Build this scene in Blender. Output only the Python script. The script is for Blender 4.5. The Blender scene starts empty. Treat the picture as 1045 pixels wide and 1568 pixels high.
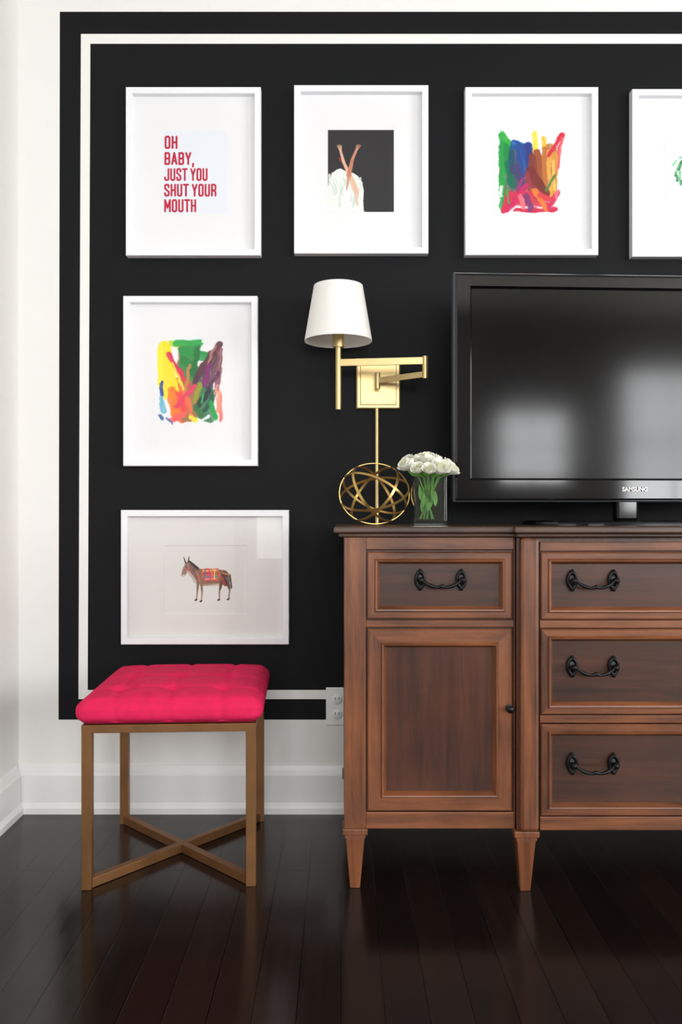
import bpy, bmesh, math, random
import numpy as np
from mathutils import Vector, Matrix
random.seed(7); rng=np.random.RandomState(3)
scene=bpy.context.scene
try:
    scene.view_settings.view_transform='Standard'
    scene.view_settings.look='None'
except Exception as e: print(e)

# ---- survey: camera stands D from the feature wall (y=0), eye height EH -------------
D=2.4775; F=1209.0; EH=0.94
def X(u,d=0.0): return (u-522.0)*(D-d)/F
def Z(v,d=0.0): return EH+(784.0-v)*(D-d)/F
def lin(c):
    c=c/255.0
    return c/12.92 if c<=0.04045 else ((c+0.055)/1.055)**2.4
def rgb(r,g,b): return (lin(r),lin(g),lin(b),1.0)

# ---------------------------------------------------------------- materials
def new_mat(name):
    m=bpy.data.materials.new(name); m.use_nodes=True
    nt=m.node_tree; b=nt.nodes['Principled BSDF']
    return m,nt,b
def simple(name,col,rough=0.5,metal=0.0,bump=0.0,bscale=200.0,var=0.0,vscale=6.0,spec=0.5,coat=0.0):
    m,nt,b=new_mat(name)
    b.inputs['Base Color'].default_value=col
    b.inputs['Roughness'].default_value=rough
    b.inputs['Metallic'].default_value=metal
    b.inputs['Specular IOR Level'].default_value=spec
    b.inputs['Coat Weight'].default_value=coat
    tc=nt.nodes.new('ShaderNodeTexCoord')
    if bump>0:
        n=nt.nodes.new('ShaderNodeTexNoise'); n.inputs['Scale'].default_value=bscale; n.inputs['Detail'].default_value=3
        nt.links.new(tc.outputs['Object'],n.inputs['Vector'])
        bp=nt.nodes.new('ShaderNodeBump'); bp.inputs['Strength'].default_value=bump; bp.inputs['Distance'].default_value=0.002
        nt.links.new(n.outputs['Fac'],bp.inputs['Height']); nt.links.new(bp.outputs['Normal'],b.inputs['Normal'])
    if var>0:
        n=nt.nodes.new('ShaderNodeTexNoise'); n.inputs['Scale'].default_value=vscale; n.inputs['Detail'].default_value=4
        nt.links.new(tc.outputs['Object'],n.inputs['Vector'])
        r=nt.nodes.new('ShaderNodeValToRGB')
        r.color_ramp.elements[0].position=0.3; r.color_ramp.elements[1].position=0.7
        r.color_ramp.elements[0].color=tuple(c*(1-var) for c in col[:3])+(1,)
        r.color_ramp.elements[1].color=tuple(min(1,c*(1+var)) for c in col[:3])+(1,)
        nt.links.new(n.outputs['Fac'],r.inputs['Fac']); nt.links.new(r.outputs['Color'],b.inputs['Base Color'])
    return m
def wood(name,c_dark,c_light,axis='Z',rough=0.35,scale=1.0,coat=0.15):
    m,nt,b=new_mat(name)
    tc=nt.nodes.new('ShaderNodeTexCoord'); mp=nt.nodes.new('ShaderNodeMapping')
    s=[26*scale,26*scale,26*scale]; s['XYZ'.index(axis)]=1.7*scale
    mp.inputs['Scale'].default_value=s
    nt.links.new(tc.outputs['Object'],mp.inputs['Vector'])
    n=nt.nodes.new('ShaderNodeTexNoise'); n.inputs['Scale'].default_value=1.6; n.inputs['Detail'].default_value=9; n.inputs['Roughness'].default_value=0.72; n.inputs['Distortion'].default_value=0.6
    nt.links.new(mp.outputs['Vector'],n.inputs['Vector'])
    n2=nt.nodes.new('ShaderNodeTexNoise'); n2.inputs['Scale'].default_value=4.0; n2.inputs['Detail'].default_value=4
    nt.links.new(tc.outputs['Object'],n2.inputs['Vector'])
    ad=nt.nodes.new('ShaderNodeMath'); ad.operation='MULTIPLY_ADD'; ad.inputs[1].default_value=0.6
    nt.links.new(n2.outputs['Fac'],ad.inputs[0]); nt.links.new(n.outputs['Fac'],ad.inputs[2])
    r=nt.nodes.new('ShaderNodeValToRGB')
    r.color_ramp.elements[0].position=0.58; r.color_ramp.elements[0].color=c_dark
    r.color_ramp.elements[1].position=1.0; r.color_ramp.elements[1].color=c_light
    nt.links.new(ad.outputs[0],r.inputs['Fac']); nt.links.new(r.outputs['Color'],b.inputs['Base Color'])
    b.inputs['Roughness'].default_value=rough; b.inputs['Coat Weight'].default_value=coat; b.inputs['Coat Roughness'].default_value=0.3
    bp=nt.nodes.new('ShaderNodeBump'); bp.inputs['Strength'].default_value=0.15; bp.inputs['Distance'].default_value=0.001
    nt.links.new(n.outputs['Fac'],bp.inputs['Height']); nt.links.new(bp.outputs['Normal'],b.inputs['Normal'])
    return m
def thin_glass(name,tint=(1,1,1,1),f0=0.04,rough=0.0):
    m=bpy.data.materials.new(name); m.use_nodes=True; nt=m.node_tree
    nt.nodes.remove(nt.nodes['Principled BSDF'])
    out=nt.nodes['Material Output']
    t=nt.nodes.new('ShaderNodeBsdfTransparent'); t.inputs['Color'].default_value=tint
    g=nt.nodes.new('ShaderNodeBsdfGlossy'); g.inputs['Roughness'].default_value=rough
    lw=nt.nodes.new('ShaderNodeLayerWeight'); lw.inputs['Blend'].default_value=0.5
    pw=nt.nodes.new('ShaderNodeMath'); pw.operation='POWER'; pw.inputs[1].default_value=5
    nt.links.new(lw.outputs['Facing'],pw.inputs[0])
    ma=nt.nodes.new('ShaderNodeMath'); ma.operation='MULTIPLY_ADD'; ma.inputs[1].default_value=1-f0; ma.inputs[2].default_value=f0
    nt.links.new(pw.outputs[0],ma.inputs[0])
    mx=nt.nodes.new('ShaderNodeMixShader')
    nt.links.new(ma.outputs[0],mx.inputs[0]); nt.links.new(t.outputs[0],mx.inputs[1]); nt.links.new(g.outputs[0],mx.inputs[2])
    nt.links.new(mx.outputs[0],out.inputs['Surface'])
    return m
def floor_mat():
    m,nt,b=new_mat('dark_plank_floor')
    tc=nt.nodes.new('ShaderNodeTexCoord'); sp=nt.nodes.new('ShaderNodeSeparateXYZ'); cb=nt.nodes.new('ShaderNodeCombineXYZ')
    nt.links.new(tc.outputs['Object'],sp.inputs[0]); nt.links.new(sp.outputs['Y'],cb.inputs['X']); nt.links.new(sp.outputs['X'],cb.inputs['Y'])
    br=nt.nodes.new('ShaderNodeTexBrick'); br.inputs['Scale'].default_value=1.0
    br.inputs['Brick Width'].default_value=1.1; br.inputs['Row Height'].default_value=0.083
    br.inputs['Mortar Size'].default_value=0.0018; br.inputs['Mortar Smooth'].default_value=0.3
    br.inputs['Color1'].default_value=rgb(18,13,12); br.inputs['Color2'].default_value=rgb(33,23,19); br.inputs['Mortar'].default_value=rgb(2,1,1)
    br.offset=0.37
    nt.links.new(cb.outputs[0],br.inputs['Vector'])
    mp=nt.nodes.new('ShaderNodeMapping'); mp.inputs['Scale'].default_value=(60,3,3); nt.links.new(tc.outputs['Object'],mp.inputs['Vector'])
    n=nt.nodes.new('ShaderNodeTexNoise'); n.inputs['Scale'].default_value=1.0; n.inputs['Detail'].default_value=5
    nt.links.new(mp.outputs[0],n.inputs['Vector'])
    mr=nt.nodes.new('ShaderNodeMapRange'); mr.inputs['To Min'].default_value=0.6; mr.inputs['To Max'].default_value=1.35
    nt.links.new(n.outputs['Fac'],mr.inputs['Value'])
    mx=nt.nodes.new('ShaderNodeMixRGB'); mx.blend_type='MULTIPLY'; mx.inputs[0].default_value=1
    nt.links.new(br.outputs['Color'],mx.inputs[1]); nt.links.new(mr.outputs[0],mx.inputs[2]); nt.links.new(mx.outputs[0],b.inputs['Base Color'])
    mr2=nt.nodes.new('ShaderNodeMapRange'); mr2.inputs['To Min'].default_value=0.13; mr2.inputs['To Max'].default_value=0.25
    nt.links.new(n.outputs['Fac'],mr2.inputs['Value']); nt.links.new(mr2.outputs[0],b.inputs['Roughness'])
    b.inputs['Specular IOR Level'].default_value=0.36
    bp=nt.nodes.new('ShaderNodeBump'); bp.inputs['Strength'].default_value=1.0; bp.inputs['Distance'].default_value=0.003; bp.invert=True
    nt.links.new(br.outputs['Fac'],bp.inputs['Height'])
    bp2=nt.nodes.new('ShaderNodeBump'); bp2.inputs['Strength'].default_value=0.08; bp2.inputs['Distance'].default_value=0.001
    nt.links.new(n.outputs['Fac'],bp2.inputs['Height']); nt.links.new(bp.outputs['Normal'],bp2.inputs['Normal'])
    nt.links.new(bp2.outputs['Normal'],b.inputs['Normal'])
    return m

M={}
M['wall']=simple('white_wall_paint',rgb(236,235,232),0.6,bump=0.05,bscale=300)
M['rear']=simple('taupe_wall_paint',rgb(140,134,126),0.7,bump=0.05,bscale=300)
M['black']=simple('black_wall_paint',rgb(20,21,23),0.6,bump=0.06,bscale=260,var=0.06,vscale=2.0,spec=0.13)
M['stripe']=simple('white_stripe_paint',rgb(238,237,233),0.5)
M['trim']=simple('trim_gloss_white',rgb(236,236,235),0.35)
M['ceil']=simple('ceiling_paint',rgb(236,234,228),0.8)
M['floor']=floor_mat()
M['frame']=simple('white_frame_lacquer',rgb(238,239,242),0.3)
M['mat']=simple('white_mat_board',rgb(235,235,237),0.8,bump=0.03,bscale=500)
M['mat2']=simple('cream_mat_board',rgb(226,225,222),0.8)
M['glass']=thin_glass('picture_glass',f0=0.03)
M['vglass']=thin_glass('vase_glass',(0.93,0.96,0.95,1),0.06)
M['water']=thin_glass('vase_water',(0.92,0.96,0.94,1),0.03)
M['wfr']=wood('walnut_frame_vertical',rgb(68,37,22),rgb(138,82,49),'Z',0.40,coat=0.1)
M['wfrh']=wood('walnut_frame_horizontal',rgb(68,37,22),rgb(138,82,49),'X',0.40,coat=0.1)
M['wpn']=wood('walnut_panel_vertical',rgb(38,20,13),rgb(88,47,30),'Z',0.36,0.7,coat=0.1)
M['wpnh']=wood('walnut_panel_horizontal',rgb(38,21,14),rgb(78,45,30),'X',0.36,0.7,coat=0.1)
M['wtop']=wood('walnut_top',rgb(50,34,27),rgb(90,64,50),'X',0.3)
M['iron']=simple('black_iron',rgb(20,20,22),0.35,0.5,bump=0.2,bscale=120)
M['brass']=simple('satin_brass',rgb(204,180,128),0.40,0.88,var=0.04)
M['gold']=simple('antique_gold',rgb(214,176,106),0.34,0.9,var=0.15,vscale=30)
M['bronze']=simple('stool_bronze',rgb(132,92,56),0.45,0.6,bump=0.1,bscale=150,var=0.14,vscale=14)
M['pink']=simple('pink_linen',rgb(216,34,84),0.85,bump=0.35,bscale=700,var=0.07,vscale=40,spec=0.2)
M['pinkb']=simple('pink_button',rgb(192,24,70),0.8)
M['tvgloss']=simple('tv_gloss_black',rgb(12,12,14),0.07,spec=0.4)
M['tvscreen']=simple('tv_screen_matte',rgb(5,5,6),0.12,spec=0.28)
M['tvrim']=simple('tv_rim_grey',rgb(70,72,76),0.15)
M['tvback']=simple('tv_back_plastic',rgb(18,18,20),0.5)
M['logo']=simple('logo_silver',rgb(225,225,225),0.4)
M['plate']=simple('outlet_plastic',rgb(238,238,236),0.35)
M['slot']=simple('outlet_slot',rgb(30,30,30),0.6)
M['rose']=simple('rose_petal',rgb(246,245,232),0.6,var=0.04,vscale=60)
M['rosec']=simple('rose_centre',rgb(232,234,196),0.6)
M['stem']=simple('stem_green',rgb(96,146,56),0.5,var=0.3,vscale=40)
def shade_mat():
    m=bpy.data.materials.new('lampshade_linen'); m.use_nodes=True; nt=m.node_tree
    nt.nodes.remove(nt.nodes['Principled BSDF']); out=nt.nodes['Material Output']
    d=nt.nodes.new('ShaderNodeBsdfDiffuse'); d.inputs['Color'].default_value=rgb(250,248,243)
    t=nt.nodes.new('ShaderNodeBsdfTranslucent'); t.inputs['Color'].default_value=rgb(250,244,232)
    tc=nt.nodes.new('ShaderNodeTexCoord'); n=nt.nodes.new('ShaderNodeTexNoise'); n.inputs['Scale'].default_value=500
    nt.links.new(tc.outputs['Object'],n.inputs['Vector'])
    bp=nt.nodes.new('ShaderNodeBump'); bp.inputs['Strength'].default_value=0.1; bp.inputs['Distance'].default_value=0.001
    nt.links.new(n.outputs['Fac'],bp.inputs['Height']); nt.links.new(bp.outputs['Normal'],d.inputs['Normal'])
    mx=nt.nodes.new('ShaderNodeMixShader'); mx.inputs[0].default_value=0.15
    nt.links.new(d.outputs[0],mx.inputs[1]); nt.links.new(t.outputs[0],mx.inputs[2]); nt.links.new(mx.outputs[0],out.inputs['Surface'])
    return m
M['shade']=shade_mat()
def print_mat():
    m,nt,b=new_mat('printed_paper')
    a=nt.nodes.new('ShaderNodeAttribute'); a.attribute_name='paint'
    nt.links.new(a.outputs['Color'],b.inputs['Base Color']); b.inputs['Roughness'].default_value=0.8; b.inputs['Specular IOR Level'].default_value=0.2
    return m
M['print']=print_mat()

# ---------------------------------------------------------------- mesh builder
def empty(name,loc):
    e=bpy.data.objects.new(name,None); e.location=loc; e.empty_display_size=0.1
    scene.collection.objects.link(e); return e
class MB:
    def __init__(s): s.v=[]; s.f=[]; s.m=[]; s.sm=[]
    def add(s,vs,fs,mi=0,smooth=False):
        o=len(s.v); s.v+= [tuple(p) for p in vs]
        for f in fs: s.f.append(tuple(i+o for i in f)); s.m.append(mi); s.sm.append(smooth)
    def box(s,x0,x1,y0,y1,z0,z1,mi=0,M4=None):
        vs=[Vector((x,y,z)) for z in (z0,z1) for y in (y0,y1) for x in (x0,x1)]
        if M4: vs=[M4@v for v in vs]
        s.add(vs,[(0,2,3,1),(4,5,7,6),(0,1,5,4),(2,6,7,3),(0,4,6,2),(1,3,7,5)],mi)
    def beam(s,p0,p1,w,h,mi=0):
        p0=Vector(p0);p1=Vector(p1);d=(p1-p0);L=d.length;d.normalize()
        up=Vector((0,0,1)); 
        if abs(d.z)>0.95: up=Vector((0,1,0))
        sd=d.cross(up).normalized(); up=sd.cross(d)
        mt=Matrix.Translation(p0)@Matrix((( d.x,sd.x,up.x,0),(d.y,sd.y,up.y,0),(d.z,sd.z,up.z,0),(0,0,0,1)))
        s.box(0,L,-w/2,w/2,-h/2,h/2,mi,mt)
    def tube(s,path,rad,n=10,mi=0,caps=True):
        path=[Vector(p) for p in path]
        if not hasattr(rad,'__len__'): rad=[rad]*len(path)
        rings=[];ref=None
        for i,p in enumerate(path):
            t=(path[min(i+1,len(path)-1)]-path[max(i-1,0)]).normalized()
            if ref is None:
                ref=Vector((0,0,1)) if abs(t.z)<0.9 else Vector((1,0,0))
            a=(ref-t*ref.dot(t)).normalized(); ref=a; b=t.cross(a)
            rings.append([p+ (a*math.cos(q)+b*math.sin(q))*rad[i] for q in [2*math.pi*k/n for k in range(n)]])
        vs=[v for r in rings for v in r]; fs=[]
        for i in range(len(path)-1):
            for k in range(n):
                k2=(k+1)%n; fs.append((i*n+k,i*n+k2,(i+1)*n+k2,(i+1)*n+k))
        s.add(vs,fs,mi,True)
        if caps:
            s.add(rings[0],[tuple(reversed(range(n)))],mi); s.add(rings[-1],[tuple(range(n))],mi)
    def lathe(s,c,prof,n=40,mi=0,ax='z',sx=1.0,sz=1.0):
        vs=[]
        for r,h in prof:
            for k in range(n):
                q=2*math.pi*k/n; a=r*math.cos(q)*sx; b=r*math.sin(q)*sz
                vs.append((c[0]+a,c[1]+b,c[2]+h) if ax=='z' else (c[0]+a,c[1]+h,c[2]+b))
        fs=[]
        for i in range(len(prof)-1):
            for k in range(n):
                k2=(k+1)%n; fs.append((i*n+k,i*n+k2,(i+1)*n+k2,(i+1)*n+k))
        s.add(vs,fs,mi,True)
    def ringpanel(s,x0,x1,z0,z1,yw,prof,fill=None):
        """nested rectangles facing -y; prof: (inset,out,material)"""
        vs=[]; 
        for ins,out,_ in prof:
            for x,z in ((x0+ins,z0+ins),(x1-ins,z0+ins),(x1-ins,z1-ins),(x0+ins,z1-ins)): vs.append((x,yw-out,z))
        o=len(s.v); s.v+=vs
        for i in range(len(prof)-1):
            for k in range(4):
                k2=(k+1)%4
                s.f.append((o+i*4+k,o+i*4+k2,o+(i+1)*4+k2,o+(i+1)*4+k)); 
                mi=prof[i+1][2]
                if isinstance(mi,tuple): mi=mi[k%2]
                s.m.append(mi); s.sm.append(False)
        if fill is not None:
            b=o+(len(prof)-1)*4; s.f.append((b,b+1,b+2,b+3)); s.m.append(fill); s.sm.append(False)
    def build(s,name,mats,parent=None,bevel=0,seg=2,fixn=True,smooth=None,xf=None):
        me=bpy.data.meshes.new(name); me.from_pydata([tuple(v) for v in s.v],[],s.f)
        for m in mats: me.materials.append(M[m] if isinstance(m,str) else m)
        for p,mi,sm in zip(me.polygons,s.m,s.sm): p.material_index=mi; p.use_smooth=sm if smooth is None else smooth
        if fixn:
            bm=bmesh.new(); bm.from_mesh(me); bmesh.ops.recalc_face_normals(bm,faces=bm.faces); bm.to_mesh(me); bm.free()
        if any(s.sm) and fixn:
            try: me.set_sharp_from_angle(angle=math.radians(48))
            except Exception: pass
        if xf: me.transform(xf)
        ob=bpy.data.objects.new(name,me); scene.collection.objects.link(ob)
        if parent:
            ob.parent=parent
            ob.matrix_parent_inverse=Matrix.Translation(parent.location).inverted()
        if bevel>0:
            b=ob.modifiers.new('bevel','BEVEL'); b.width=bevel; b.segments=seg; b.limit_method='ANGLE'; b.angle_limit=math.radians(50)
        return ob

# ---------------------------------------------------------------- room shell
XL=-1.012; XR=4.6; YB=-5.0; HC=2.7
def cells(name,us,vs,place,matfn,mats):
    mb=MB(); nu=len(us(0)) if callable(us) else len(us)
    P=[]
    for j,v in enumerate(vs):
        row=us(v) if callable(us) else us
        for u in row: P.append(place(u,v))
    for j in range(len(vs)-1):
        for i in range(nu-1):
            k=matfn(i,j)
            if k is None: continue
            a=j*nu+i; mb.f.append((a,a+1,a+1+nu,a+nu)); mb.m.append(k); mb.sm.append(False)
    mb.v=P
    return mb.build(name,mats,fixn=False)
zs=[0,Z(1102),Z(1070.5),Z(1056.5),Z(67),Z(52),Z(18),HC]
def us(z):
    t=(z-Z(1102))/(Z(18)-Z(1102)); t=max(0,min(1,t))
    L=lambda b,a: X(b+(a-b)*t)
    return [XL,L(89,91),L(119.5,123.5),L(133.5,138),2.41,2.44,2.51,XR]
def mf(i,j):
    if i in(0,6) or j in(0,6): return 0
    if (i in(2,4) and 2<=j<=4) or (j in(2,4) and 2<=i<=4): return 2
    return 1
cells('wall_back',us,zs,lambda u,v:(u,0,v),mf,['wall','black','stripe'])
# openings: along, along, sill, head, light factor
wins_front=[(-0.80,-0.52,0.50,2.25,0.4),(-0.3,1.2,1.36,2.4,1.0),(1.85,2.45,1.22,1.82,1.7),(3.0,3.95,0.95,2.2,1.4)]  # second opening is invented, added only for soft fill light
wins_right=[(-3.9,-2.1,0.85,2.3,1.3)]
def holewall(name,u0,u1,wins,place,mats):
    U=sorted(set([u0,u1]+[w[0] for w in wins]+[w[1] for w in wins])); V=sorted(set([0,HC]+[w[2] for w in wins]+[w[3] for w in wins]))
    def f(i,j):
        cu=(U[i]+U[i+1])/2; cv=(V[j]+V[j+1])/2
        for w in wins:
            if w[0]<cu<w[1] and w[2]<cv<w[3]: return None
        return 0
    return cells(name,U,V,place,f,mats)
holewall('wall_front',XL,XR,wins_front,lambda u,v:(u,YB,v),['rear'])
holewall('wall_right',YB,0,wins_right,lambda u,v:(XR,u,v),['rear'])
holewall('wall_left',YB,0,[],lambda u,v:(XL,u,v),['wall'])
b=MB(); b.box(XL-0.05,XR+0.05,YB-0.05,0.05,-0.05,0.0); b.build('floor',['floor'])
b=MB(); b.box(XL-0.05,XR+0.05,YB-0.05,0.05,HC,HC+0.05); b.build('ceiling',['ceil'])
def area(name,loc,rot,sx,sy,e,col):
    l=bpy.data.lights.new(name,'AREA'); l.shape='RECTANGLE'; l.size=sx; l.size_y=sy; l.energy=e; l.color=col
    o=bpy.data.objects.new(name,l); o.location=loc; o.rotation_euler=rot; scene.collection.objects.link(o)
    return o
PW=42.0   # watts per square metre of window
k=0
for wl,side in ((wins_front,'f'),(wins_right,'r')):
    for w in wl:
        k+=1; a0,a1,z0,z1,wf=w; mb=MB()
        def bx(p0,p1,q0,q1,i0,i1,mi=0):
            if side=='f': mb.box(p0,p1,YB+i0,YB+i1,q0,q1,mi)
            else: mb.box(XR-i1,XR-i0,p0,p1,q0,q1,mi)
        for (p0,p1,q0,q1) in ((a0-0.08,a0,z0-0.08,z1+0.08),(a1,a1+0.08,z0-0.08,z1+0.08),(a0,a1,z1,z1+0.08),(a0,a1,z0-0.08,z0)):
            bx(p0,p1,q0,q1,-0.06,0.02)
        c=(a0+a1)/2
        if a1-a0>0.5: bx(c-0.012,c+0.012,z0,z1,-0.04,-0.01)
        bx(a0,a1,(z0+z1)/2-0.015,(z0+z1)/2+0.015,-0.04,-0.01)
        mb.build('window_%d'%k,['trim'],bevel=0.003)  # the wide central front window is an added one, made for fill
        e=PW*wf*(a1-a0)*(z1-z0)
        if side=='f':
            area('daylight_%d'%k,(c,YB-0.05,(z0+z1)/2),(math.radians(90),0,0),a1-a0,z1-z0,e,(0.985,0.992,1.0))  # behind the wide central opening this is an added fill lamp
        else:
            area('daylight_%d'%k,(XR+0.05,c,(z0+z1)/2),(math.radians(90),0,math.radians(90)),a1-a0,z1-z0,e,(1.0,0.98,0.95))
def baseboard(name,p0,p1,axis,sgn):
    prof=[(0,0),(0.024,0),(0.024,0.018),(0.018,0.03),(0.016,0.034),(0.016,0.118),(0.012,0.126),(0.010,0.134),(0.006,0.146),(0,0.150)]
    mb=MB(); vs=[]
    for q in (p0,p1):
        for d,z in prof:
            vs.append((q,-d,z) if axis=='x' else (XL+d,q,z) if sgn==0 else (XR-d,q,z))
    n=len(prof); fs=[(i,(i+1)%n,n+(i+1)%n,n+i) for i in range(n)]+[tuple(range(n)),tuple(n+i for i in range(n))]
    mb.add(vs,fs); return mb.build(name,['trim'])
baseboard('baseboard_back',XL+0.001,XR-0.001,'x',0)
baseboard('baseboard_left',YB+0.001,-0.024,'y',0)
baseboard('baseboard_right',YB+0.001,-0.024,'y',1)

# ---------------------------------------------------------------- art painting helpers
def vnoise(x,y,seed,cell):
    r=np.random.RandomState(seed); G=r.rand(64,64)
    fx=x/cell; fy=y/cell; ix=np.floor(fx).astype(int); iy=np.floor(fy).astype(int)
    tx=fx-ix; ty=fy-iy; tx=tx*tx*(3-2*tx); ty=ty*ty*(3-2*ty)
    g=lambda a,b:G[a%64,b%64]
    return (g(ix,iy)*(1-tx)+g(ix+1,iy)*tx)*(1-ty)+(g(ix,iy+1)*(1-tx)+g(ix+1,iy+1)*tx)*ty
class Canvas:
    def __init__(s,u0,u1,v0,v1,bg,step=0.5):
        s.nu=int((u1-u0)/step)+1; s.nv=int((v1-v0)/step)+1
        uu=np.linspace(u0,u1,s.nu); vv=np.linspace(v0,v1,s.nv)
        s.U,s.V=np.meshgrid(uu,vv); s.C=np.zeros((s.nv,s.nu,3)); s.C[:]=bg
    def blend(s,a,c):
        a=np.clip(a,0,1)[...,None]; s.C=s.C*(1-a)+np.array(c,float)*a
    def stroke(s,x0,y0,x1,y1,w,c,w1=None,soft=1.2,warp=3.0,seed=None,op=1.0):
        if seed is None: seed=rng.randint(1000)
        w1=w if w1 is None else w1
        if warp>0:
            U=s.U+(vnoise(s.U,s.V,seed,9)-0.5)*2*warp+(vnoise(s.U,s.V,seed+5,2.2)-0.5)*warp*.5; V=s.V+(vnoise(s.U,s.V,seed+1,9)-0.5)*2*warp
        else: U,V=s.U,s.V
        dx,dy=x1-x0,y1-y0; L=dx*dx+dy*dy+1e-6
        t=np.clip(((U-x0)*dx+(V-y0)*dy)/L,0,1)
        d=np.hypot(U-x0-t*dx,V-y0-t*dy); r=(w+(w1-w)*t)/2
        a=np.clip((r-d)/soft+0.5,0,1)*op
        col=np.array(c,float)
        if warp>1.2:
            st=vnoise((U*dy-V*dx)/math.sqrt(L)+300,t*5+300,seed+2,1.5)
            a=a*(0.72+0.5*st)
        s.blend(a,col)
    def poly(s,pts,c,op=1.0):
        ins=np.zeros(s.U.shape,bool); n=len(pts)
        for i in range(n):
            x0,y0=pts[i];x1,y1=pts[(i+1)%n]
            if y0==y1: continue
            cnd=((s.V>=min(y0,y1))&(s.V<max(y0,y1)))&(s.U<(x1-x0)*(s.V-y0)/(y1-y0)+x0)
            ins^=cnd
        s.blend(ins*op,c)
    def make(s,name,d,parent):
        xs=(s.U-522)*(D-d)/F; z=EH+(784-s.V)*(D-d)/F
        vs=np.stack([xs,np.full_like(xs,-d),z],-1).reshape(-1,3)
        me=bpy.data.meshes.new(name)
        a=(np.arange(s.nv-1)[:,None]*s.nu+np.arange(s.nu-1)[None,:]).ravel()
        fs=np.stack([a,a+s.nu,a+s.nu+1,a+1],-1)
        me.from_pydata(vs.tolist(),[],fs.tolist())
        ca=me.color_attributes.new('paint','FLOAT_COLOR','POINT')
        c=s.C/255.0; c=np.where(c<=0.04045,c/12.92,((c+0.055)/1.055)**2.4)
        ca.data.foreach_set('color',np.concatenate([c.reshape(-1,3),np.ones((c.shape[0]*c.shape[1],1))],1).ravel())
        me.materials.append(M['print'])
        ob=bpy.data.objects.new(name,me); scene.collection.objects.link(ob); ob.parent=parent
        ob.matrix_parent_inverse=Matrix.Translation(parent.location).inverted()
        return ob

# ---------------------------------------------------------------- picture frames
def picture_frame(u0,u1,v0,v1,mat='mat',name='picture_frame',window=None):
    d=0.028
    x0,x1,z0,z1=X(u0,d),X(u1,d),Z(v1,d),Z(v0,d)
    e=empty(name,((x0+x1)/2,0,(z0+z1)/2))
    mb=MB(); mb.ringpanel(x0,x1,z0,z1,-0.001,[(0,0,0),(0,0.0255,0),(0.0015,0.027,0),(0.0185,0.027,0),(0.020,0.0255,0),(0.020,0.004,0)])
    mb.build('frame_moulding',['frame'],e)
    mb=MB()
    if window:
        w0,w1,q0,q1=X(window[0],.01),X(window[1],.01),Z(window[3],.01),Z(window[2],.01)
        vs=[]
        for (a,b_,c,dd,y) in ((x0+.015,x1-.015,z0+.015,z1-.015,-.0085),(w0,w1,q0,q1,-.0085),(w0+.002,w1-.002,q0+.002,q1-.002,-.0068)):
            vs+=[(a,y,c),(b_,y,c),(b_,y,dd),(a,y,dd)]
        fs=[(i*4+k,i*4+(k+1)%4,(i+1)*4+(k+1)%4,(i+1)*4+k) for i in range(2) for k in range(4)]+[(8,9,10,11)]
        mb.add(vs,fs)
    else:
        mb.box(x0+.015,x1-.015,-.0070,-.0030,z0+.015,z1-.015)
    mb.build('mat_board',[mat],e,fixn=False)
    mb=MB(); mb.add([(x0+.018,-.0115,z0+.018),(x1-.018,-.0115,z0+.018),(x1-.018,-.0115,z1-.018),(x0+.018,-.0115,z1-.018)],[(0,1,2,3)])
    mb.build('glazing',['glass'],e,fixn=False)
    return e
f1=picture_frame(192,399,133,391)
f2=picture_frame(450,656,130,388)
f3=picture_frame(712.5,916.5,133,390.5)
f4=picture_frame(968.5,1174,136,393)
f5=picture_frame(188,394,453,713.5)
f6=picture_frame(184.5,442,781,987,mat='mat2',window=(250,378,835,940))
PD=0.0076
# print 1 : typographic poster, condensed bold lettering
T=2.9
def glyph(ch):
    H=20.0; W=8.4; a=T/2; b_=W-a; t=H-a; m=H/2; k=1.7
    g={'O':[[(a,a+k),(a,t-k),(a+k*.7,t),(b_-k*.7,t),(b_,t-k),(b_,a+k),(b_-k*.7,a),(a+k*.7,a),(a,a+k)]],
       'H':[[(a,a),(a,t)],[(b_,a),(b_,t)],[(a,m),(b_,m)]],
       'B':[[(a,a),(a,t),(b_-k*.7,t),(b_,t-k),(b_,m+k),(b_-k*.7,m),(a,m)],[(b_-k*.7,m),(b_,m-k),(b_,a+k),(b_-k*.7,a),(a,a)]],
       'A':[[(a*.8,a),(W/2,t),(W-a*.8,a)],[(a+1,m-3.8),(b_-1,m-3.8)]],
       'Y':[[(a*.8,t),(W/2,m-1),(W-a*.8,t)],[(W/2,a),(W/2,m-1)]],
       'J':[[(b_,t),(b_,a+k),(b_-k*.7,a),(a+k*.7,a),(a,a+k),(a,a+4)]],
       'U':[[(a,t),(a,a+k),(a+k*.7,a),(b_-k*.7,a),(b_,a+k),(b_,t)]],
       'S':[[(b_,t-4),(b_,t-k),(b_-k*.7,t),(a+k*.7,t),(a,t-k),(a,m+2.6),(b_,m-2.6),(b_,a+k),(b_-k*.7,a),(a+k*.7,a),(a,a+k),(a,a+4)]],
       'T':[[(a*.6,t),(W-a*.6,t)],[(W/2,a),(W/2,t)]],
       'R':[[(a,a),(a,t),(b_-k*.7,t),(b_,t-k),(b_,m+k),(b_-k*.7,m),(a,m)],[(a+k,m),(b_,m-k-1),(b_,a)]],
       'M':[[(a,a),(a,t),(W/2+1,m-3),(W+2-a,t),(W+2-a,a)]],
       ',':[[(a,a+.3),(a-.4,-2.5)]]}
    return g[ch],(W+2 if ch=='M' else T if ch==',' else W)
c=Canvas(250,347,201,327,(229,233,240),step=.3)
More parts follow.
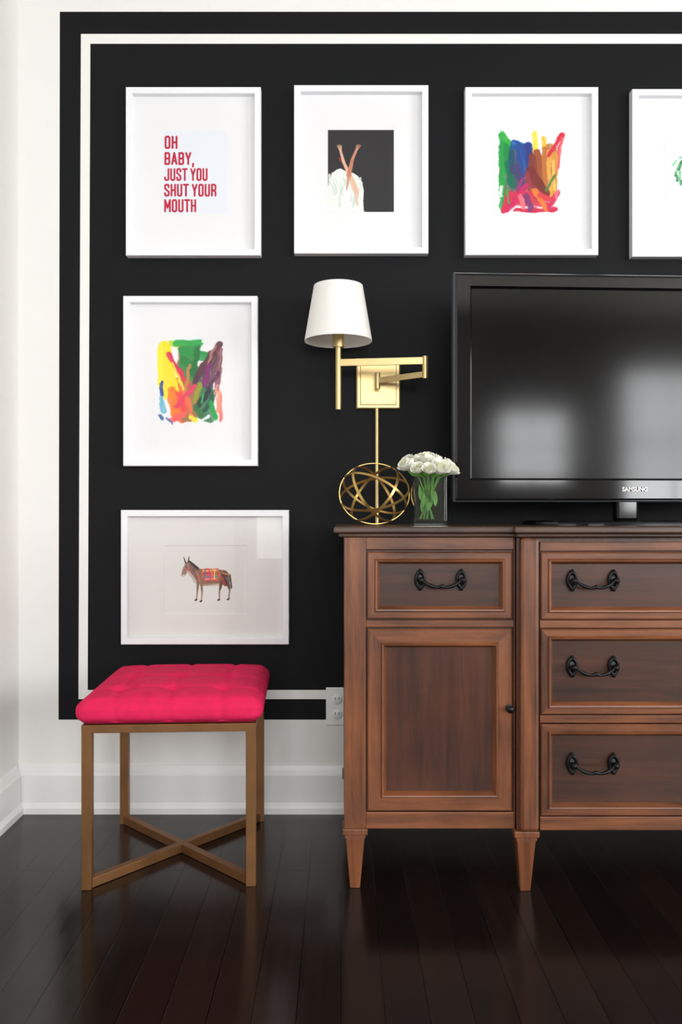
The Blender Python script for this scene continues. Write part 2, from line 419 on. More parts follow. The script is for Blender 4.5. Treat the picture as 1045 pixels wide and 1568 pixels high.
for txt,u0,u1,v0,v1 in [('OH',251.5,271.5,208,228),('BABY,',251.3,297,233,252.5),('JUST YOU',251,317.5,257.5,277),('SHUT YOUR',251,331,281.5,301),('MOUTH',251,300,305,325)]:
    segs=[];x=0
    for ch in txt:
        if ch==' ': x+=3.6; continue
        pl,w=glyph(ch)
        for p in pl: segs.append([(q[0]+x,q[1]) for q in p])
        x+=w+1.4
    tw=x-1.4; sx=(u1-u0)/tw; sy=(v1-v0)/20.0
    for p in segs:
        for i in range(len(p)-1):
            c.stroke(u0+p[i][0]*sx,v1-p[i][1]*sy,u0+p[i+1][0]*sx,v1-p[i+1][1]*sy,T*(sx+sy)/2,(188,34,66),soft=.5,warp=0)
c.make('print_paper',PD,f1)
def text_line(txt,u0,u1,v0,v1,d,parent,bold=0.03,mat='ink',name='lettering'):
    cu=bpy.data.curves.new(name,'FONT'); cu.body=txt; cu.offset=bold; cu.resolution_u=3
    to=bpy.data.objects.new('tmp',cu); scene.collection.objects.link(to)
    dg=bpy.context.evaluated_depsgraph_get(); me=bpy.data.meshes.new_from_object(to.evaluated_get(dg))
    bpy.data.objects.remove(to)
    xs=[v.co.x for v in me.vertices]; ys=[v.co.y for v in me.vertices]
    ax,bx_=min(xs),max(xs); ay,by=min(ys),max(ys)
    X0,X1,Z0,Z1=X(u0,d),X(u1,d),Z(v1,d),Z(v0,d)
    for v in me.vertices:
        v.co=(X0+(v.co.x-ax)/(bx_-ax)*(X1-X0),-d,Z0+(v.co.y-ay)/(by-ay)*(Z1-Z0))
    me.materials.clear(); me.materials.append(M[mat])
    ob=bpy.data.objects.new(name,me); scene.collection.objects.link(ob); ob.parent=parent
    ob.matrix_parent_inverse=Matrix.Translation(parent.location).inverted(); return ob

# print 2 : raised arms and white tulle
c=Canvas(502,603,199,324.5,(48,47,50),step=0.4)
c.poly([(502,286),(504,274),(509,265),(515,260),(521,258),(527,261),(534,264),(541,265),(548,270),(554,279),(557,292),(556,308),(557,324.6),(502,324.6)],(232,236,232))
for i in range(34):
    x=504+rng.rand()*50; y0=266+rng.rand()*30
    c.stroke(x,y0,x+rng.randn()*5,min(324,y0+15+rng.rand()*30),2.2,[(186,208,194),(248,249,246),(208,213,214),(236,238,234)][i%4],soft=2,warp=2,op=0.7)
for i in range(9): c.stroke(503+i*6,262+abs(i-3)*2.2,505+i*6,270+abs(i-3)*2.2,4,(232,236,232),soft=2,warp=1.5,op=.8)
c.stroke(504,318,552,322,7,(246,247,245),soft=3,warp=2.5,op=.8)
sk=(226,178,150); s2=(206,142,116)
c.stroke(521,229,526,248,3.6,sk,4.6,warp=0.3); c.stroke(526,248,535,268,4.6,sk,6,warp=0.3); c.stroke(535,266,545,292,6,(230,188,162),9,warp=0.3); c.stroke(545,292,548,314,8,(226,190,168),3,warp=1,op=.8)
c.stroke(546,229,539,246,3.8,s2,4.6,warp=0.3); c.stroke(539,246,534,268,4.6,(196,130,102),7,warp=0.3); c.stroke(534,268,531,290,6,(200,140,116),2,warp=.6,op=.8)
for dx in (-3,-1,1,3): c.stroke(521+dx*0.3,230,519.5+dx*1.1,221.5+abs(dx)*0.5,1.5,sk,1.0,warp=0.1,soft=.7)
for dx in (-3,-1,1,3): c.stroke(546+dx*0.3,230,549+dx*1.1,221+abs(dx)*0.5,1.5,s2,1.0,warp=0.1,soft=.7)
c.stroke(519,242,521.5,247,1.5,(200,60,60),warp=0.2)
c.make('print_paper',PD,f2)

# print 3 / 5 : abstract brush paintings
W=(235,235,237)
c=Canvas(758,868,194,332,W,step=0.45)
S=[(774,222,778,308,20,(96,110,92)),(790,236,796,300,18,(88,80,100)),(816,240,820,300,26,(140,70,56)),(842,232,840,290,22,(190,120,66)),(782,304,840,306,24,(206,60,84)),
(769,206,770,322,9,(36,160,70)),(776,218,779,262,11,(22,140,70)),(778,250,784,284,11,(22,108,84)),(769,205,786,226,7,(60,176,72)),(783,228,785,262,8,(30,84,110)),
(788,222,810,226,13,(30,84,164)),(798,228,802,262,18,(38,76,148)),(808,222,812,248,9,(50,60,130)),(788,256,803,284,13,(72,66,112)),
(819,205,820,232,9,(246,220,70)),(832,212,834,230,7,(246,190,60)),(822,232,824,240,8,(150,60,90)),
(816,240,818,278,10,(132,60,54)),(824,232,828,282,8,(160,84,52)),(836,230,834,290,9,(186,112,60)),(842,232,842,300,6,(226,170,80)),
(860,207,842,236,7,(214,40,66)),(861,212,852,262,6,(226,90,100)),(850,236,850,296,8,(212,150,66)),(846,246,848,290,4,(240,196,110)),
(812,262,836,296,12,(120,50,48)),(806,268,822,300,8,(150,56,70)),
(770,322,780,298,9,(216,46,86)),(780,320,806,284,10,(206,40,96)),(790,322,852,321,6,(206,44,80)),(806,300,812,320,9,(120,60,110)),(796,300,802,318,6,(236,120,130)),
(818,292,838,320,8,(240,128,62)),(826,300,848,306,7,(214,70,74)),(836,290,850,270,5,(92,122,70)),(842,318,856,292,6,(206,52,96)),(852,304,858,290,4,(230,120,140)),
(858,262,861,300,6,W),(778,202,797,209,9,W),(826,200,828,208,5,W),(842,200,848,216,7,W),(792,292,800,274,5,(150,60,110)),(776,292,779,310,4,(90,150,80)),(856,270,854,286,3,W),(768,286,768,300,5,W)]
for s in S: c.stroke(*s[:5],s[5],warp=2.2,soft=2)
c.make('print_paper',PD,f3)
c=Canvas(234,347,514,654,W,step=0.45)
S=[(250,532,256,600,20,(246,222,60)),(290,540,286,580,30,(60,140,74)),(326,546,316,590,20,(96,60,74)),(274,590,276,634,26,(238,108,70)),(312,600,318,634,26,(60,120,84)),(286,536,290,632,30,(150,110,70)),
(250,540,256,600,18,(246,222,60)),(290,540,286,570,28,(60,140,74)),(276,600,276,630,20,(238,108,70)),
(245,528,246,590,8,(250,232,60)),(254,530,268,602,12,(248,222,40)),(262,526,280,528,7,(190,214,60)),(268,526,306,526,10,(44,166,76)),(278,536,312,546,12,(30,146,66)),(282,552,300,566,12,(26,128,62)),
(304,532,294,572,8,(30,110,58)),(320,548,298,586,9,(70,48,64)),(336,526,306,570,10,(92,50,60)),(330,530,316,560,4,(170,120,110)),(338,536,332,596,8,(136,80,90)),(320,560,312,590,8,(128,36,110)),(334,570,318,596,5,(90,40,80)),
(257,542,274,574,8,(210,40,92)),(272,566,288,592,7,(226,50,84)),(290,560,282,598,5,(196,130,72)),(264,556,280,596,4,(250,210,60)),
(264,598,266,632,13,(246,128,48)),(274,604,282,626,9,(236,72,70)),(270,622,298,590,7,(228,60,100)),(280,636,262,643,9,(242,96,96)),(286,612,292,636,8,(236,110,74)),
(306,590,298,614,8,(150,156,44)),(320,596,302,620,9,(34,50,50)),(328,600,314,628,7,(20,80,62)),(322,618,330,640,8,(30,164,70)),(300,624,308,636,8,(50,110,56)),(310,604,308,616,4,(60,180,90)),
(246,586,247,604,6,(52,82,160)),(246,610,249,628,8,(110,184,210)),(243,636,247,642,4,(60,100,150)),(256,640,262,648,3,(70,110,190)),(290,637,300,644,6,(250,226,70)),(338,604,337,644,5,(242,112,104)),(334,590,328,602,4,(230,150,150)),
(334,600,334,630,7,(236,150,120)),(312,643,320,638,5,W),(310,522,322,530,5,W),(242,606,243,614,4,W),(270,648,292,650,4,W)]
for s in S: c.stroke(*s[:5],s[5],warp=2.2,soft=2)
c.make('print_paper',PD,f5)
# print 4 : green wreath
c=Canvas(1018,1124,205,325,W)
for k in range(60):
    a=2*math.pi*k/60; x=1071+33*math.cos(a)*(1+0.1*rng.randn()); y=265+33*math.sin(a)*(1+0.1*rng.randn())
    c.stroke(x,y,x+9*math.cos(a+1.9),y+9*math.sin(a+1.9),4,[(96,170,120),(150,206,170),(60,140,90)][k%3],2,warp=0.8)
c.make('print_paper',PD,f4)
# print 6 : donkey with decorated saddle
c=Canvas(262,368,843,932,(226,225,222),step=0.33)
br=(136,108,88); dk=(66,48,42); lt=(186,164,144)
def P(pts,col,op=1): c.poly(pts,col,op)
P([(283,862),(290,859),(296,864),(303,870),(312,872),(323,874),(334,872),(344,873),(350,878),(353,887),(350,897),(344,898),(338,893),(328,895),(316,897),(308,897),(301,892),(296,883),(291,877),(286,874)],br)
P([(284,861),(290,860),(291,868),(287,875),(283,882),(279,884),(277,881),(279,872)],(152,130,112))
c.stroke(284,862,281,853.5,2.4,dk,1.0,warp=0.1,soft=.6); c.stroke(288,861,289,852.5,2.6,dk,1.0,warp=0.1,soft=.6)
c.stroke(279,882.5,281.5,881,3.0,(212,204,194),warp=.2,soft=.8)
c.stroke(284.3,868,285,868,1.4,(20,16,14),warp=.05,soft=.4)
c.stroke(290,860,303,870,2.4,(56,46,44),3,warp=0.5,soft=.7)
for i in range(7): c.stroke(291+i*2,861+i*1.5,290+i*2,865+i*1.6,1.2,(50,40,38),.6,warp=.2,soft=.5)
c.stroke(288,873,300,891,5,lt,5,warp=1,soft=2,op=.7); c.stroke(296,870,302,886,4,(110,82,66),5,warp=1,soft=2,op=.6)
c.stroke(290,868,297,880,3,(90,120,150),2,warp=.8,soft=1.2,op=.7); c.stroke(300,876,305,890,3,(206,110,100),3,warp=.8,soft=1.2,op=.8)
c.stroke(308,896,336,895,3,(190,168,148),3,warp=.6,soft=1.5,op=.7)
for (a,k_,h,w) in (((303,891),(302,905),(300.5,918),5),((308,893),(309,906),(308,920),4.4)):
    c.stroke(*a,*k_,w,(140,112,92),2.8,warp=.2,soft=.8); c.stroke(*k_,*h,2.6,(160,136,118),1.9,warp=.2,soft=.8); c.stroke(h[0],h[1],h[0]-1.6,h[1]+1,2.6,dk,warp=.1,soft=.6)
for (a,k_,h,w) in (((339,891),(336,904),(335.5,918),6),((348,891),(351.5,903),(350,917),6.4)):
    c.stroke(*a,*k_,w,(110,74,58),2.8,warp=.2,soft=.8); c.stroke(*k_,*h,2.6,(150,124,104),1.9,warp=.2,soft=.8); c.stroke(h[0],h[1],h[0]-1.7,h[1]+1,2.6,dk,warp=.1,soft=.6)
c.stroke(352,880,354,900,1.6,dk,2.6,warp=.3,soft=.6)
c.stroke(344,879,346,892,10,(92,52,36),7,warp=1.2,soft=2,op=.9); c.stroke(341,877,348,879,2.4,(196,136,84),warp=.6,soft=1); c.stroke(340,884,343,894,2.6,(190,60,60),warp=.6,soft=1); c.stroke(346,884,349,892,2.4,(80,110,150),warp=.6,soft=1,op=.8)
P([(308,872),(316,870),(326,871),(334,870),(337,880),(333,890),(322,888),(312,890),(308,883)],(212,98,80))
for q in ((311,874,332,873,1.8,(240,200,120)),(311,878,334,878,1.8,(190,50,80)),(312,882,333,883,1.8,(70,140,160)),(313,887,331,886,2.0,(240,150,150)),(320,872,321,888,1.8,(214,70,120)),(328,873,328,887,1.6,(244,210,150)),(314,873,313,888,1.6,(90,110,170)),(324,874,325,886,1.8,(236,130,70)),(331,874,332,886,1.6,(120,150,90))):
    c.stroke(*q[:5],q[5],warp=.5,soft=.7)
for i in range(8): c.stroke(312+i*3,889,312+i*3,892,1,(200,60,60),.6,warp=.1,soft=.4)
c.stroke(290,865,294,880,1.2,(200,60,60),warp=.2,soft=.5); c.stroke(281,872,288,872,1.1,(200,60,60),warp=.1,soft=.5); c.stroke(285,864,288,874,1,(190,60,60),warp=.1,soft=.4)
c.make('print_paper',PD,f6)

# ---------------------------------------------------------------- outlet
e=empty('electrical_outlet',(X(515),0,Z(1082)))
mb=MB(); x0,x1,z0,z1=X(499,.005),X(533,.005),Z(1111,.005),Z(1053,.005)
mb.ringpanel(x0,x1,z0,z1,0,[(0,0,0),(0,.003,0),(.003,.006,0)],fill=0); mb.build('cover_plate',['plate'],e)
mb=MB(); xc=(x0+x1)/2
for zc in (z0+.036,z1-.036):
    mb.lathe((xc,-.006,zc),[(0.001,-.0025),(.0150,-.0025),(.0165,-.001),(.0165,.001)],24,0,'y')
    mb.box(xc-.007,xc-.005,-.0092,-.008,zc-.002,zc+.007,1); mb.box(xc+.005,xc+.007,-.0092,-.008,zc-.002,zc+.007,1)
mb.build('receptacles',['plate','slot'],e)

# ---------------------------------------------------------------- sideboard
SB=empty('sideboard',(0.846,-0.27,0))
yF=-0.52; xa=0.008; xb=1.684; xc1=X(790,.52); xc2=xb-(xc1-xa)
yC=yF-0.018
def sb(name,mats,mb,bevel=0.002): return mb.build(name,mats,SB,bevel=bevel)
zb=0.154; zt=0.884; yK=-0.035
ov=0.026
mb=MB()
mb.box(xa-ov,xb+ov,yF-0.022,yK+.005,zt+.004,.904,0); mb.box(xc1-0.012,xc2+0.012,yC-0.024,yF+.02,zt+.0041,.9043,0)
mb.box(xa-.014,xb+.014,yF-.012,yK,zt-.006,zt+.004,0); mb.box(xc1-.005,xc2+.005,yC-.013,yF,zt-.0062,zt+.0039,0)
sb('top',['wtop'],mb,.004)
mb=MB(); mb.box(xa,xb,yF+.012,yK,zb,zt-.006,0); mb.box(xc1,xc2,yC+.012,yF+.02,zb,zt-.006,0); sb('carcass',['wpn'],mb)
def fx(u): return X(u,.52)
def fz(v): return Z(v,.52)
def mirror(x): return xa+xb-x
PR=lambda fw:[(0,-.004,0),(0,.008,(0,1)),(.003,.011,(0,1)),(fw-.007,.011,(0,1)),(fw-.004,.016,(0,1)),(fw,.015,(0,1)),(fw+.007,.001,(0,1)),(fw+.009,.001,2)]
def side_section(mx):
    def bx(mb,x0,x1,y0,y1,z0,z1,mi=0):
        if mx: x0,x1=mirror(x1),mirror(x0)
        mb.box(x0,x1,y0,y1,z0,z1,mi)
    mb=MB(); bx(mb,xa,fx(560),yF,yF+.03,zb,zt-.006); bx(mb,fx(787),xc1-.002,yF+.002,yF+.03,zb,zt-.006)
    sb('stile',['wfr'],mb,.003)
    mb=MB(); bx(mb,fx(560),fx(787),yF+.001,yF+.03,fz(842),zt-.006); bx(mb,fx(560),fx(787),yF+.001,yF+.03,fz(960.5),fz(950)); bx(mb,fx(560),fx(787),yF+.001,yF+.03,zb,fz(1244))
    sb('rail',['wfrh'],mb,.002)
    def pn(u0,u1,v0,v1,fw,mats,nm):
        x0,x1=fx(u0),fx(u1)
        if mx: x0,x1=mirror(x1),mirror(x0)
        mb=MB(); mb.ringpanel(x0,x1,fz(v1),fz(v0),yF+.008,PR(fw),fill=2)
        mb.build(nm,mats,SB,fixn=True)
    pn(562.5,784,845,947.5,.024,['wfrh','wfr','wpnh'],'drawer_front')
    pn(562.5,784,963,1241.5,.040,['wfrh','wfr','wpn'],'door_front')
side_section(False); side_section(True)
def cx(u): return X(u,.538)
def cz(v): return Z(v,.538)
for mx in (False,True):
    x0,x1=cx(796.5),cx(826)
    if mx: x0,x1=mirror(x1),mirror(x0)
    mb=MB(); mb.box(x0,x1,yC-.004,yC+.03,zb,zt-.006)
    sb('pilaster',['wfr'],mb,.009)
ux0,ux1=cx(827),mirror(cx(827))
mb=MB()
for v0,v1 in ((830,844),(950,962),(1095.5,1107.5),(1251,1272)):
    mb.box(ux0,ux1,yC+.001,yC+.03,max(cz(v1),zb),min(cz(v0),zt-.006))
sb('centre_rail',['wfrh'],mb,.002)
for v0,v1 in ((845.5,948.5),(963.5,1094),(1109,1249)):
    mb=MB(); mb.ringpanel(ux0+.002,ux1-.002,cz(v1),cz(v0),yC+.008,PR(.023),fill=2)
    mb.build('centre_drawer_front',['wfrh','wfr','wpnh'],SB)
def leg(x,y):
    mb=MB()
    mb.box(x-.031,x+.031,y-.031,y+.031,.139,.154); mb.box(x-.026,x+.026,y-.026,y+.026,.129,.140)
    a,b_=.0235,.0125
    vs=[(x-a,y-a,.130),(x+a,y-a,.130),(x+a,y+a,.130),(x-a,y+a,.130),(x-b_,y-b_,0),(x+b_,y-b_,0),(x+b_,y+b_,0),(x-b_,y+b_,0)]
    mb.add(vs,[(0,1,2,3),(7,6,5,4),(0,4,5,1),(1,5,6,2),(2,6,7,3),(3,7,4,0)])
    sb('leg',['wfr'],mb,.002)
lx=X(543.5,.51)
for x,y in ((lx,yF+.028),(X(806,.53),yC+.03),(mirror(X(806,.53)),yC+.03),(mirror(lx),yF+.028),(lx,-.08),(mirror(lx),-.08)): leg(x,y)
def handle(xc,zc,y):
    mb=MB(); hw=.051
    for sx in (-1,1):
        x=xc+sx*hw
        ring=[(x+.0105*math.cos(q),y-.006,zc+.004+.019*math.sin(q)) for q in [2*math.pi*k/24 for k in range(25)]]
        mb.tube(ring,.0042,8,caps=False)
        mb.lathe((x,y,zc+.004),[(.0135,0),(.012,-.004),(.004,-.006),(.004,-.018),(.0075,-.02),(.008,-.026),(.004,-.031),(.0005,-.032)],16,0,'y')
        mb.lathe((x,y-.006,zc-.018),[(.0005,-.005),(.005,-.003),(.006,0),(.005,.006)],12,0,'y'); mb.lathe((x,y-.006,zc+.026),[(.0005,-.005),(.004,-.003),(.005,0),(.004,.006)],12,0,'y')
    pts=[];rd=[]
    for i in range(25):
        t=i/24*2-1
        pts.append((xc+t*(hw-.001),y-.024-.006*(1-t*t),zc+.006-.020*(1-abs(t)**2.4)+.004*math.exp(-(t/.12)**2)))
        rd.append(.0034+.0022*math.exp(-(t/.1)**2)+.0014*math.exp(-((abs(t)-.55)/.18)**2))
    mb.tube(pts,rd,8)
    mb.build('handle',['iron'],SB)
yh=yF+.008-.001; yhc=yC+.008-.001
handle(fx(675),fz(890),yh); handle(mirror(fx(675)),fz(890),yh)
for v in (891,1023,1172):
    handle(cx(908.5),cz(v),yhc); handle(mirror(cx(908.5)),cz(v),yhc)
for x in (fx(779),mirror(fx(779))):
    mb=MB(); mb.lathe((x,yF-.003,fz(1083)),[(.009,0),(.009,-.003),(.004,-.005),(.004,-.013),(.009,-.017),(.0095,-.022),(.006,-.026),(.0005,-.027)],20,0,'y'); mb.build('door_knob',['iron'],SB)

# ---------------------------------------------------------------- television
TV=empty('television',(0.821,-0.27,0.904))
R=Matrix.Translation((0.821,-0.27,0))@Matrix.Rotation(math.radians(2.6),4,'Z')
hw=.510; z0=.968; z1=1.604
mb=MB(); mb.ringpanel(-hw,hw,z0,z1,0.03,[(0,0,1),(0,.026,1),(.004,.031,1),(.0045,.031,0),(.010,.033,0)],None)
o=[(-hw+.010,-.003,z0+.010),(hw-.010,-.003,z0+.010),(hw-.010,-.003,z1-.010),(-hw+.010,-.003,z1-.010)]
i_=[(-.464,-.003,z0+.060),(.464,-.003,z0+.060),(.464,-.003,z1-.038),(-.464,-.003,z1-.038)]
j_=[(-.458,.005,z0+.066),(.458,.005,z0+.066),(.458,.005,z1-.044),(-.458,.005,z1-.044)]
mb.add(o+i_+j_,[(k,(k+1)%4,4+(k+1)%4,4+k) for k in range(4)]+[(4+k,4+(k+1)%4,8+(k+1)%4,8+k) for k in range(4)],0)
mb.build('bezel',['tvgloss','tvrim'],TV,xf=R,fixn=False)
mb=MB(); mb.add(j_,[(0,1,2,3)]); mb.build('screen',['tvscreen'],TV,xf=R,fixn=False)
mb=MB(); mb.box(-hw+.003,hw-.003,.0305,.045,z0+.003,z1-.003); mb.box(-.38,.38,.045,.085,z0+.06,z1-.12); mb.build('back_shell',['tvback'],TV,bevel=.006,xf=R)
mb=MB(); n=48; pl=[]
for q in range(n):
    a=2*math.pi*q/n; ca,sa=math.cos(a),math.sin(a); pl.append((.30*math.copysign(abs(ca)**.45,ca),.03+.12*math.copysign(abs(sa)**.6,sa)))
vs=[(x,y,z) for z in (.9045,.9125) for x,y in pl]+[(x*.96,y*.94+.002,.916) for x,y in pl]
fs=[tuple(range(n))]+[(k*1+l*n,(k+1)%n+l*n,(k+1)%n+(l+1)*n,k+(l+1)*n) for l in range(2) for k in range(n)]+[tuple(2*n+k for k in range(n))]
mb.add(vs,fs); mb.build('base',['tvgloss'],TV,xf=R)
mb=MB(); mb.box(-.045,.02,.015,.05,.915,1.0); mb.build('neck',['tvgloss'],TV,bevel=.008,xf=R)
text_line('SAMSUNG',953,992,745.5,752.5,0.2765,TV,bold=0.03,mat='logo',name='badge')

# ---------------------------------------------------------------- wall sconce
SC=empty('wall_sconce',(.1125,0,1.34))
mb=MB(); x0,x1,zz0,zz1=X(545.5,.02),X(613,.02),Z(626,.02),Z(548,.02)
mb.ringpanel(x0,x1,zz0,zz1,0,[(0,.001,0),(0,.014,0),(.004,.018,0),(.012,.018,0),(.014,.022,0)],fill=0); mb.build('back_plate',['brass'],SC)
mb=MB(); px=.1125; ex,ey=.247,-.16; sx_,sy_=-.008,-.127
mb.tube([(px,-.022,1.344),(px,-.05,1.344)],.006,12); mb.tube([(px,-.052,1.318),(px,-.052,1.368)],.008,16)
mb.beam((px,-.052,1.344),(ex,ey,1.344),.009,.017)
mb.tube([(ex,ey,1.332),(ex,ey,1.397)],.0085,16)
mb.beam((ex,ey,1.384),(sx_,sy_,1.384),.009,.020)
mb.tube([(sx_,sy_,1.245),(sx_,sy_,1.435)],.0085,16)
mb.tube([(sx_,sy_,1.43),(sx_,sy_,1.475)],.017,20)
mb.tube([(sx_,sy_,1.475),(sx_,sy_,1.60)],.003,8)
mb.beam((sx_-.072,sy_,1.600),(sx_+.072,sy_,1.600),.003,.003); mb.beam((sx_,sy_-.072,1.600),(sx_,sy_+.072,1.600),.003,.003)
mb.tube([(px,-.014,.80),(px,-.014,zz0+.002)],.0065,14)
mb.build('swing_arm',['brass'],SC)
mb=MB(); zb_,zt_=1.448,1.612
mb.lathe((sx_,sy_,0),[(.101,zb_),(.0730,zt_),(.0718,zt_),(.0998,zb_),(.101,zb_)],64); mb.build('lamp_shade',['shade'],SC)
mb=MB(); mb.lathe((sx_,sy_,0),[(.0005,1.475),(.013,1.478),(.016,1.49),(.028,1.52),(.030,1.54),(.024,1.563),(.0005,1.572)],24); mb.build('bulb',['plate'],SC)

# ---------------------------------------------------------------- gold orb of bands
OR=empty('decorative_orb',(.093,-.28,.904)); mb=MB()
rad=.0995; cz_=.904+.0872
def band(nrm,w=.0075,th=.0022,r=rad):
    nrm=Vector(nrm).normalized(); a=nrm.orthogonal().normalized(); b_=nrm.cross(a)
    n=72; vs=[]
    for k in range(n):
        q=2*math.pi*k/n; dv=a*math.cos(q)+b_*math.sin(q)
        for (s1,s2) in ((-.5,0),(.5,0),(.5,-1),(-.5,-1)):
            p=dv*(r+s2*th)+nrm*(s1*w); vs.append((.093+p.x,-.28+p.y,cz_+p.z*.865))
    fs=[(k*4+j,k*4+(j+1)%4,((k+1)%n)*4+(j+1)%4,((k+1)%n)*4+j) for k in range(n) for j in range(4)]
    mb.add(vs,fs,0,False)
band((.10,-.99,.12)); band((.80,-.42,.45)); band((-.78,-.40,.50)); band((.50,.45,.80)); band((-.25,-.55,.90))
mb.build('bands',['gold'],OR)

# ---------------------------------------------------------------- vase of roses
VD=.385
VA=empty('flower_vase',(.235,-.34,.904)); vx0,vx1=X(634,VD),X(684,VD); vd=vx1-vx0; vy0=-VD; vy1=vy0+vd; vzt=.904+.131; t=.004
mb=MB()
o=[(vx0,vy0),(vx1,vy0),(vx1,vy1),(vx0,vy1)]; ii=[(vx0+t,vy0+t),(vx1-t,vy0+t),(vx1-t,vy1-t),(vx0+t,vy1-t)]
vs=[(x,y,.9045) for x,y in o]+[(x,y,vzt) for x,y in o]+[(x,y,vzt) for x,y in ii]+[(x,y,.9165) for x,y in ii]
fs=[(3,2,1,0)]+[(l*4+k,l*4+(k+1)%4,(l+1)*4+(k+1)%4,(l+1)*4+k) for l in range(3) for k in range(4)]+[(12,13,14,15)]
mb.add(vs,fs); mb.build('glass_vessel',['vglass'],VA,bevel=.001)
mb=MB(); mb.box(vx0+t+.0003,vx1-t-.0003,vy0+t+.0003,vy1-t-.0003,.917,.904+.095); mb.build('water',['water'],VA)
heads=[(624,711,14,.36),(653,703,14,.345),(674,717,14,.39),(692,719,11,.37),(640,718,10,.40),(657,719,10,.41),(669,705,11,.34),(639,703,10,.335),(686,710,9,.345)]
vcx,vcy=(vx0+vx1)/2,(vy0+vy1)/2
ms=MB(); mr=MB()
for hi,(u,v,rp,d) in enumerate(heads):
    hx,hz=X(u,d),Z(v,d); R0=rp*(D-d)/F; hy=-d
    ctr=Vector((hx,hy,hz)); ax=(Vector((hx-vcx,(hy-vcy)*1.0,0))*1.6+Vector((0,-.02,.09))).normalized()
    qt=Vector((0,0,1)).rotation_difference(ax).to_matrix()
    for wh,(npet,rr,hh,op) in enumerate(((3,.26,.78,.0),(4,.46,.74,.05),(5,.68,.66,.12),(6,.88,.50,.24))):
        for p in range(npet):
            a0=2*math.pi*(p/npet)+wh*.7+hi; vs=[];nu_,nv_=7,6
            span=2*math.pi/npet*0.62
            for j in range(nv_):
                tt=j/(nv_-1); 
                for i in range(nu_):
                    s_=i/(nu_-1)*2-1
                    edge=1-.22*abs(s_)**3*tt
                    rad_=rr*(.25+.75*math.sin(min(1,tt*1.25)*math.pi/2))+op*tt**3+.05*abs(s_)
                    ang=a0+s_*span*(.35+.65*math.sin(tt*math.pi*.75+.3))
                    zz=(-.75+ (hh+.75)*tt)*edge
                    vs.append(ctr+qt@(Vector((math.cos(ang)*rad_,math.sin(ang)*rad_,zz))*R0))
            fs=[(j*nu_+i,j*nu_+i+1,(j+1)*nu_+i+1,(j+1)*nu_+i) for j in range(nv_-1) for i in range(nu_-1)]
            mr.add(vs,fs,0 if wh else 1,True)
    base=ctr-qt@Vector((0,0,R0*.75))
    foot=Vector((vcx-(hx-vcx)*.28+random.uniform(-.008,.008),vcy-(hy-vcy)*.3,.921))
    foot.x=min(max(foot.x,vx0+.012),vx1-.012); foot.y=min(max(foot.y,vy0+.012),vy1-.012)
    nk=Vector((min(max(hx*.45+vcx*.55,vx0+.012),vx1-.012),min(max(hy*.45+vcy*.55,vy0+.012),vy1-.012),vzt-.004))
    path=[]
    for i in range(9):
        q=i/8; p=foot.lerp(nk,q/.62) if q<.62 else nk.lerp(base,(q-.62)/.38); path.append(p)
    ms.tube(path,.0022,7); ms.lathe(tuple(base),[(.0005,-.004),(.006,-.001),(.009,.004),(.011,.009)],10)
def leaf(p,dirv,L,w):
    dirv=Vector(dirv).normalized(); sd=dirv.cross(Vector((0.2,-1,0.1))).normalized(); nn=sd.cross(dirv); vs=[]
    for i in range(7):
        q=i/6; ww=w*math.sin(math.pi*q**.8)
        c0=Vector(p)+dirv*L*q-nn*L*.25*q*q
        vs+=[c0-sd*ww,c0+nn*ww*.2,c0+sd*ww]
    ms.add(vs,[(i*3+j,i*3+j+1,i*3+j+4,i*3+j+3) for i in range(6) for j in range(2)],0,True)
for i in range(14):
    x=random.uniform(vx0+.018,vx1-.018); y=random.uniform(vy0+.018,vy1-.018); leaf((x,y,random.uniform(.935,.985)),(random.uniform(-.2,.2),random.uniform(-.15,.15),1),.045,.006)
for i,(u,v) in enumerate(((640,728),(655,730),(670,729),(680,727),(648,729),(663,731))):
    leaf((X(u,.36),-.36+.01*(i%3),Z(v,.36)-.003),((u-660)*.04,random.uniform(-.4,.2),.7),.04,.009)
ms.build('stems_and_leaves',['stem'],VA,fixn=False); mr.build('rose_blooms',['rose','rosec'],VA,fixn=False)

# ---------------------------------------------------------------- upholstered stool
ST=empty('upholstered_stool',(-.4405,-.288,0))
RS=Matrix.Translation((-.4405,-.288,0))@Matrix.Rotation(math.radians(2.8),4,'Z')
hx,hy=.2035,.207; lw=.0125
mb=MB()
for sx in(-1,1):
    for sy in(-1,1): mb.box(sx*hx-lw,sx*hx+lw,sy*hy-lw,sy*hy+lw,0,.392)
mb.build('legs',['bronze'],ST,bevel=.0015,xf=RS)
mb=MB(); o_=hx+lw; p_=hy+lw; r0,r1=.390,.410
mb.box(-o_,o_,-p_,-p_+.025,r0,r1); mb.box(-o_,o_,p_-.025,p_,r0,r1); mb.box(-o_,-o_+.025,-p_+.025,p_-.025,r0,r1); mb.box(o_-.025,o_,-p_+.025,p_-.025,r0,r1)
mb.build('seat_rails',['bronze'],ST,bevel=.001,xf=RS)
mb=MB(); mb.beam((-hx,-hy,.013),(hx,hy,.013),.02,.0235); mb.beam((-hx,hy,.0131),(hx,-hy,.0131),.02,.0235); mb.build('cross_brace',['bronze'],ST,bevel=.001,xf=RS)
bm=bmesh.new(); bmesh.ops.create_cube(bm,size=2); bmesh.ops.subdivide_edges(bm,edges=bm.edges[:],cuts=71,use_grid_fill=True)
H=Vector((.2275,.2275,.031)); r=.025; zc=.4415; tx=(-.132,0,.132)
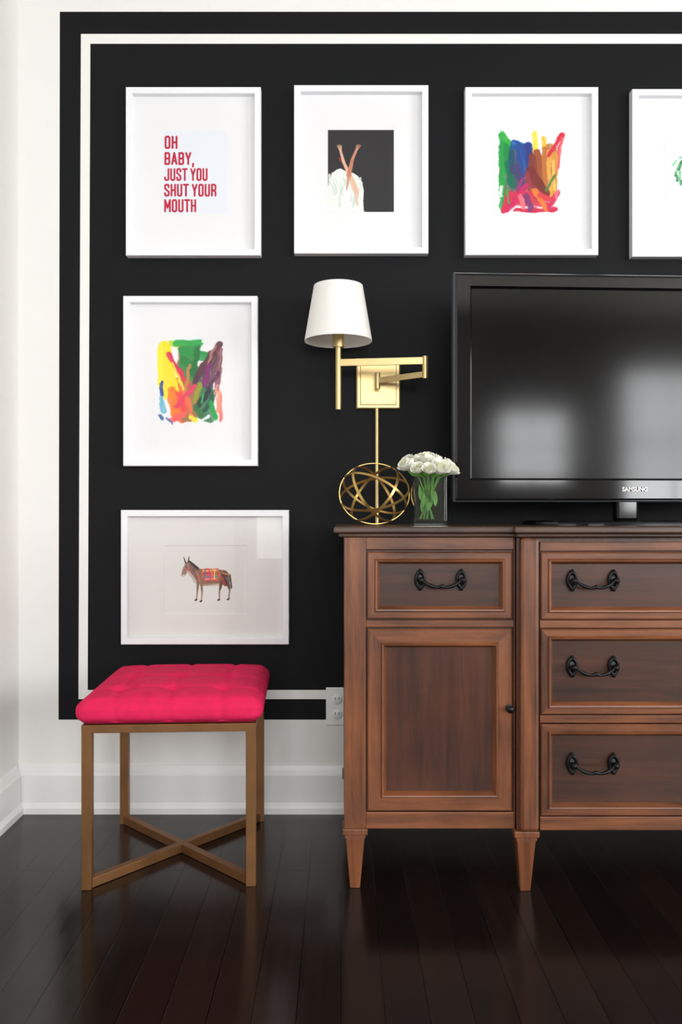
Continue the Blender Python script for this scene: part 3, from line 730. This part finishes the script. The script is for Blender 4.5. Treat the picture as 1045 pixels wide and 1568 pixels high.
for v in bm.verts:
    p=Vector((v.co.x*H.x,v.co.y*H.y,v.co.z*H.z)); q=Vector([max(-(H[i]-r),min(H[i]-r,p[i])) for i in range(3)])
    n_=p-q
    if n_.length>1e-7: n_.normalize(); p=q+n_*r
    a,b_=p.x/H.x,p.y/H.y
    if v.co.z>-.3:
        up=max(0,(v.co.z+.3)/1.3)
        h=.018*(1-a**4)*(1-b_**4)
        pit=0;cr=0
        for cx_ in tx:
            cr+=.0055*math.exp(-((p.x-cx_)/.008)**2)
            cr+=.0055*math.exp(-((p.y-cx_)/.008)**2)
            for cy_ in tx: 
                dd=(p.x-cx_)**2+(p.y-cy_)**2; pit+=.018*math.exp(-dd/.024**2)+.009*math.exp(-dd/.009**2)
        p.z+=(h-pit-cr*.8)*up
    bl=.006*(1-min(1,abs(v.co.z))**2)
    if abs(v.co.y)>.99: p.y+=math.copysign(bl-.003*sum(math.exp(-((p.x-c_)/.010)**2) for c_ in tx),v.co.y)
    if abs(v.co.x)>.99: p.x+=math.copysign(bl-.003*sum(math.exp(-((p.y-c_)/.010)**2) for c_ in tx),v.co.x)
    v.co=Vector((p.x,p.y,p.z+zc))
me=bpy.data.meshes.new('cushion'); bm.to_mesh(me); bm.free(); me.transform(RS)
for p in me.polygons: p.use_smooth=True
me.materials.append(M['pink']); ob=bpy.data.objects.new('cushion',me); scene.collection.objects.link(ob); ob.parent=ST; ob.matrix_parent_inverse=Matrix.Translation(ST.location).inverted()
mb=MB()
for a in tx:
    for b_ in tx: mb.lathe((a,b_,.4605),[(.009,-.004),(.009,0),(.006,.003),(.0005,.004)],14)
mb.build('tuft_buttons',['pinkb'],ST,xf=RS)

# ---------------------------------------------------------------- world, camera
w=bpy.data.worlds.new('World'); scene.world=w; w.use_nodes=True
bg=w.node_tree.nodes['Background']; bg.inputs[0].default_value=(0.75,0.85,1.0,1); bg.inputs[1].default_value=1.0
cam=bpy.data.cameras.new('camera'); co=bpy.data.objects.new('camera',cam); scene.collection.objects.link(co)
co.location=(0,-D,EH); co.rotation_euler=(math.radians(90),0,0)
cam.sensor_fit='VERTICAL'; cam.sensor_height=36; cam.sensor_width=24; cam.lens=F/1568*36; cam.clip_start=.01
scene.camera=co
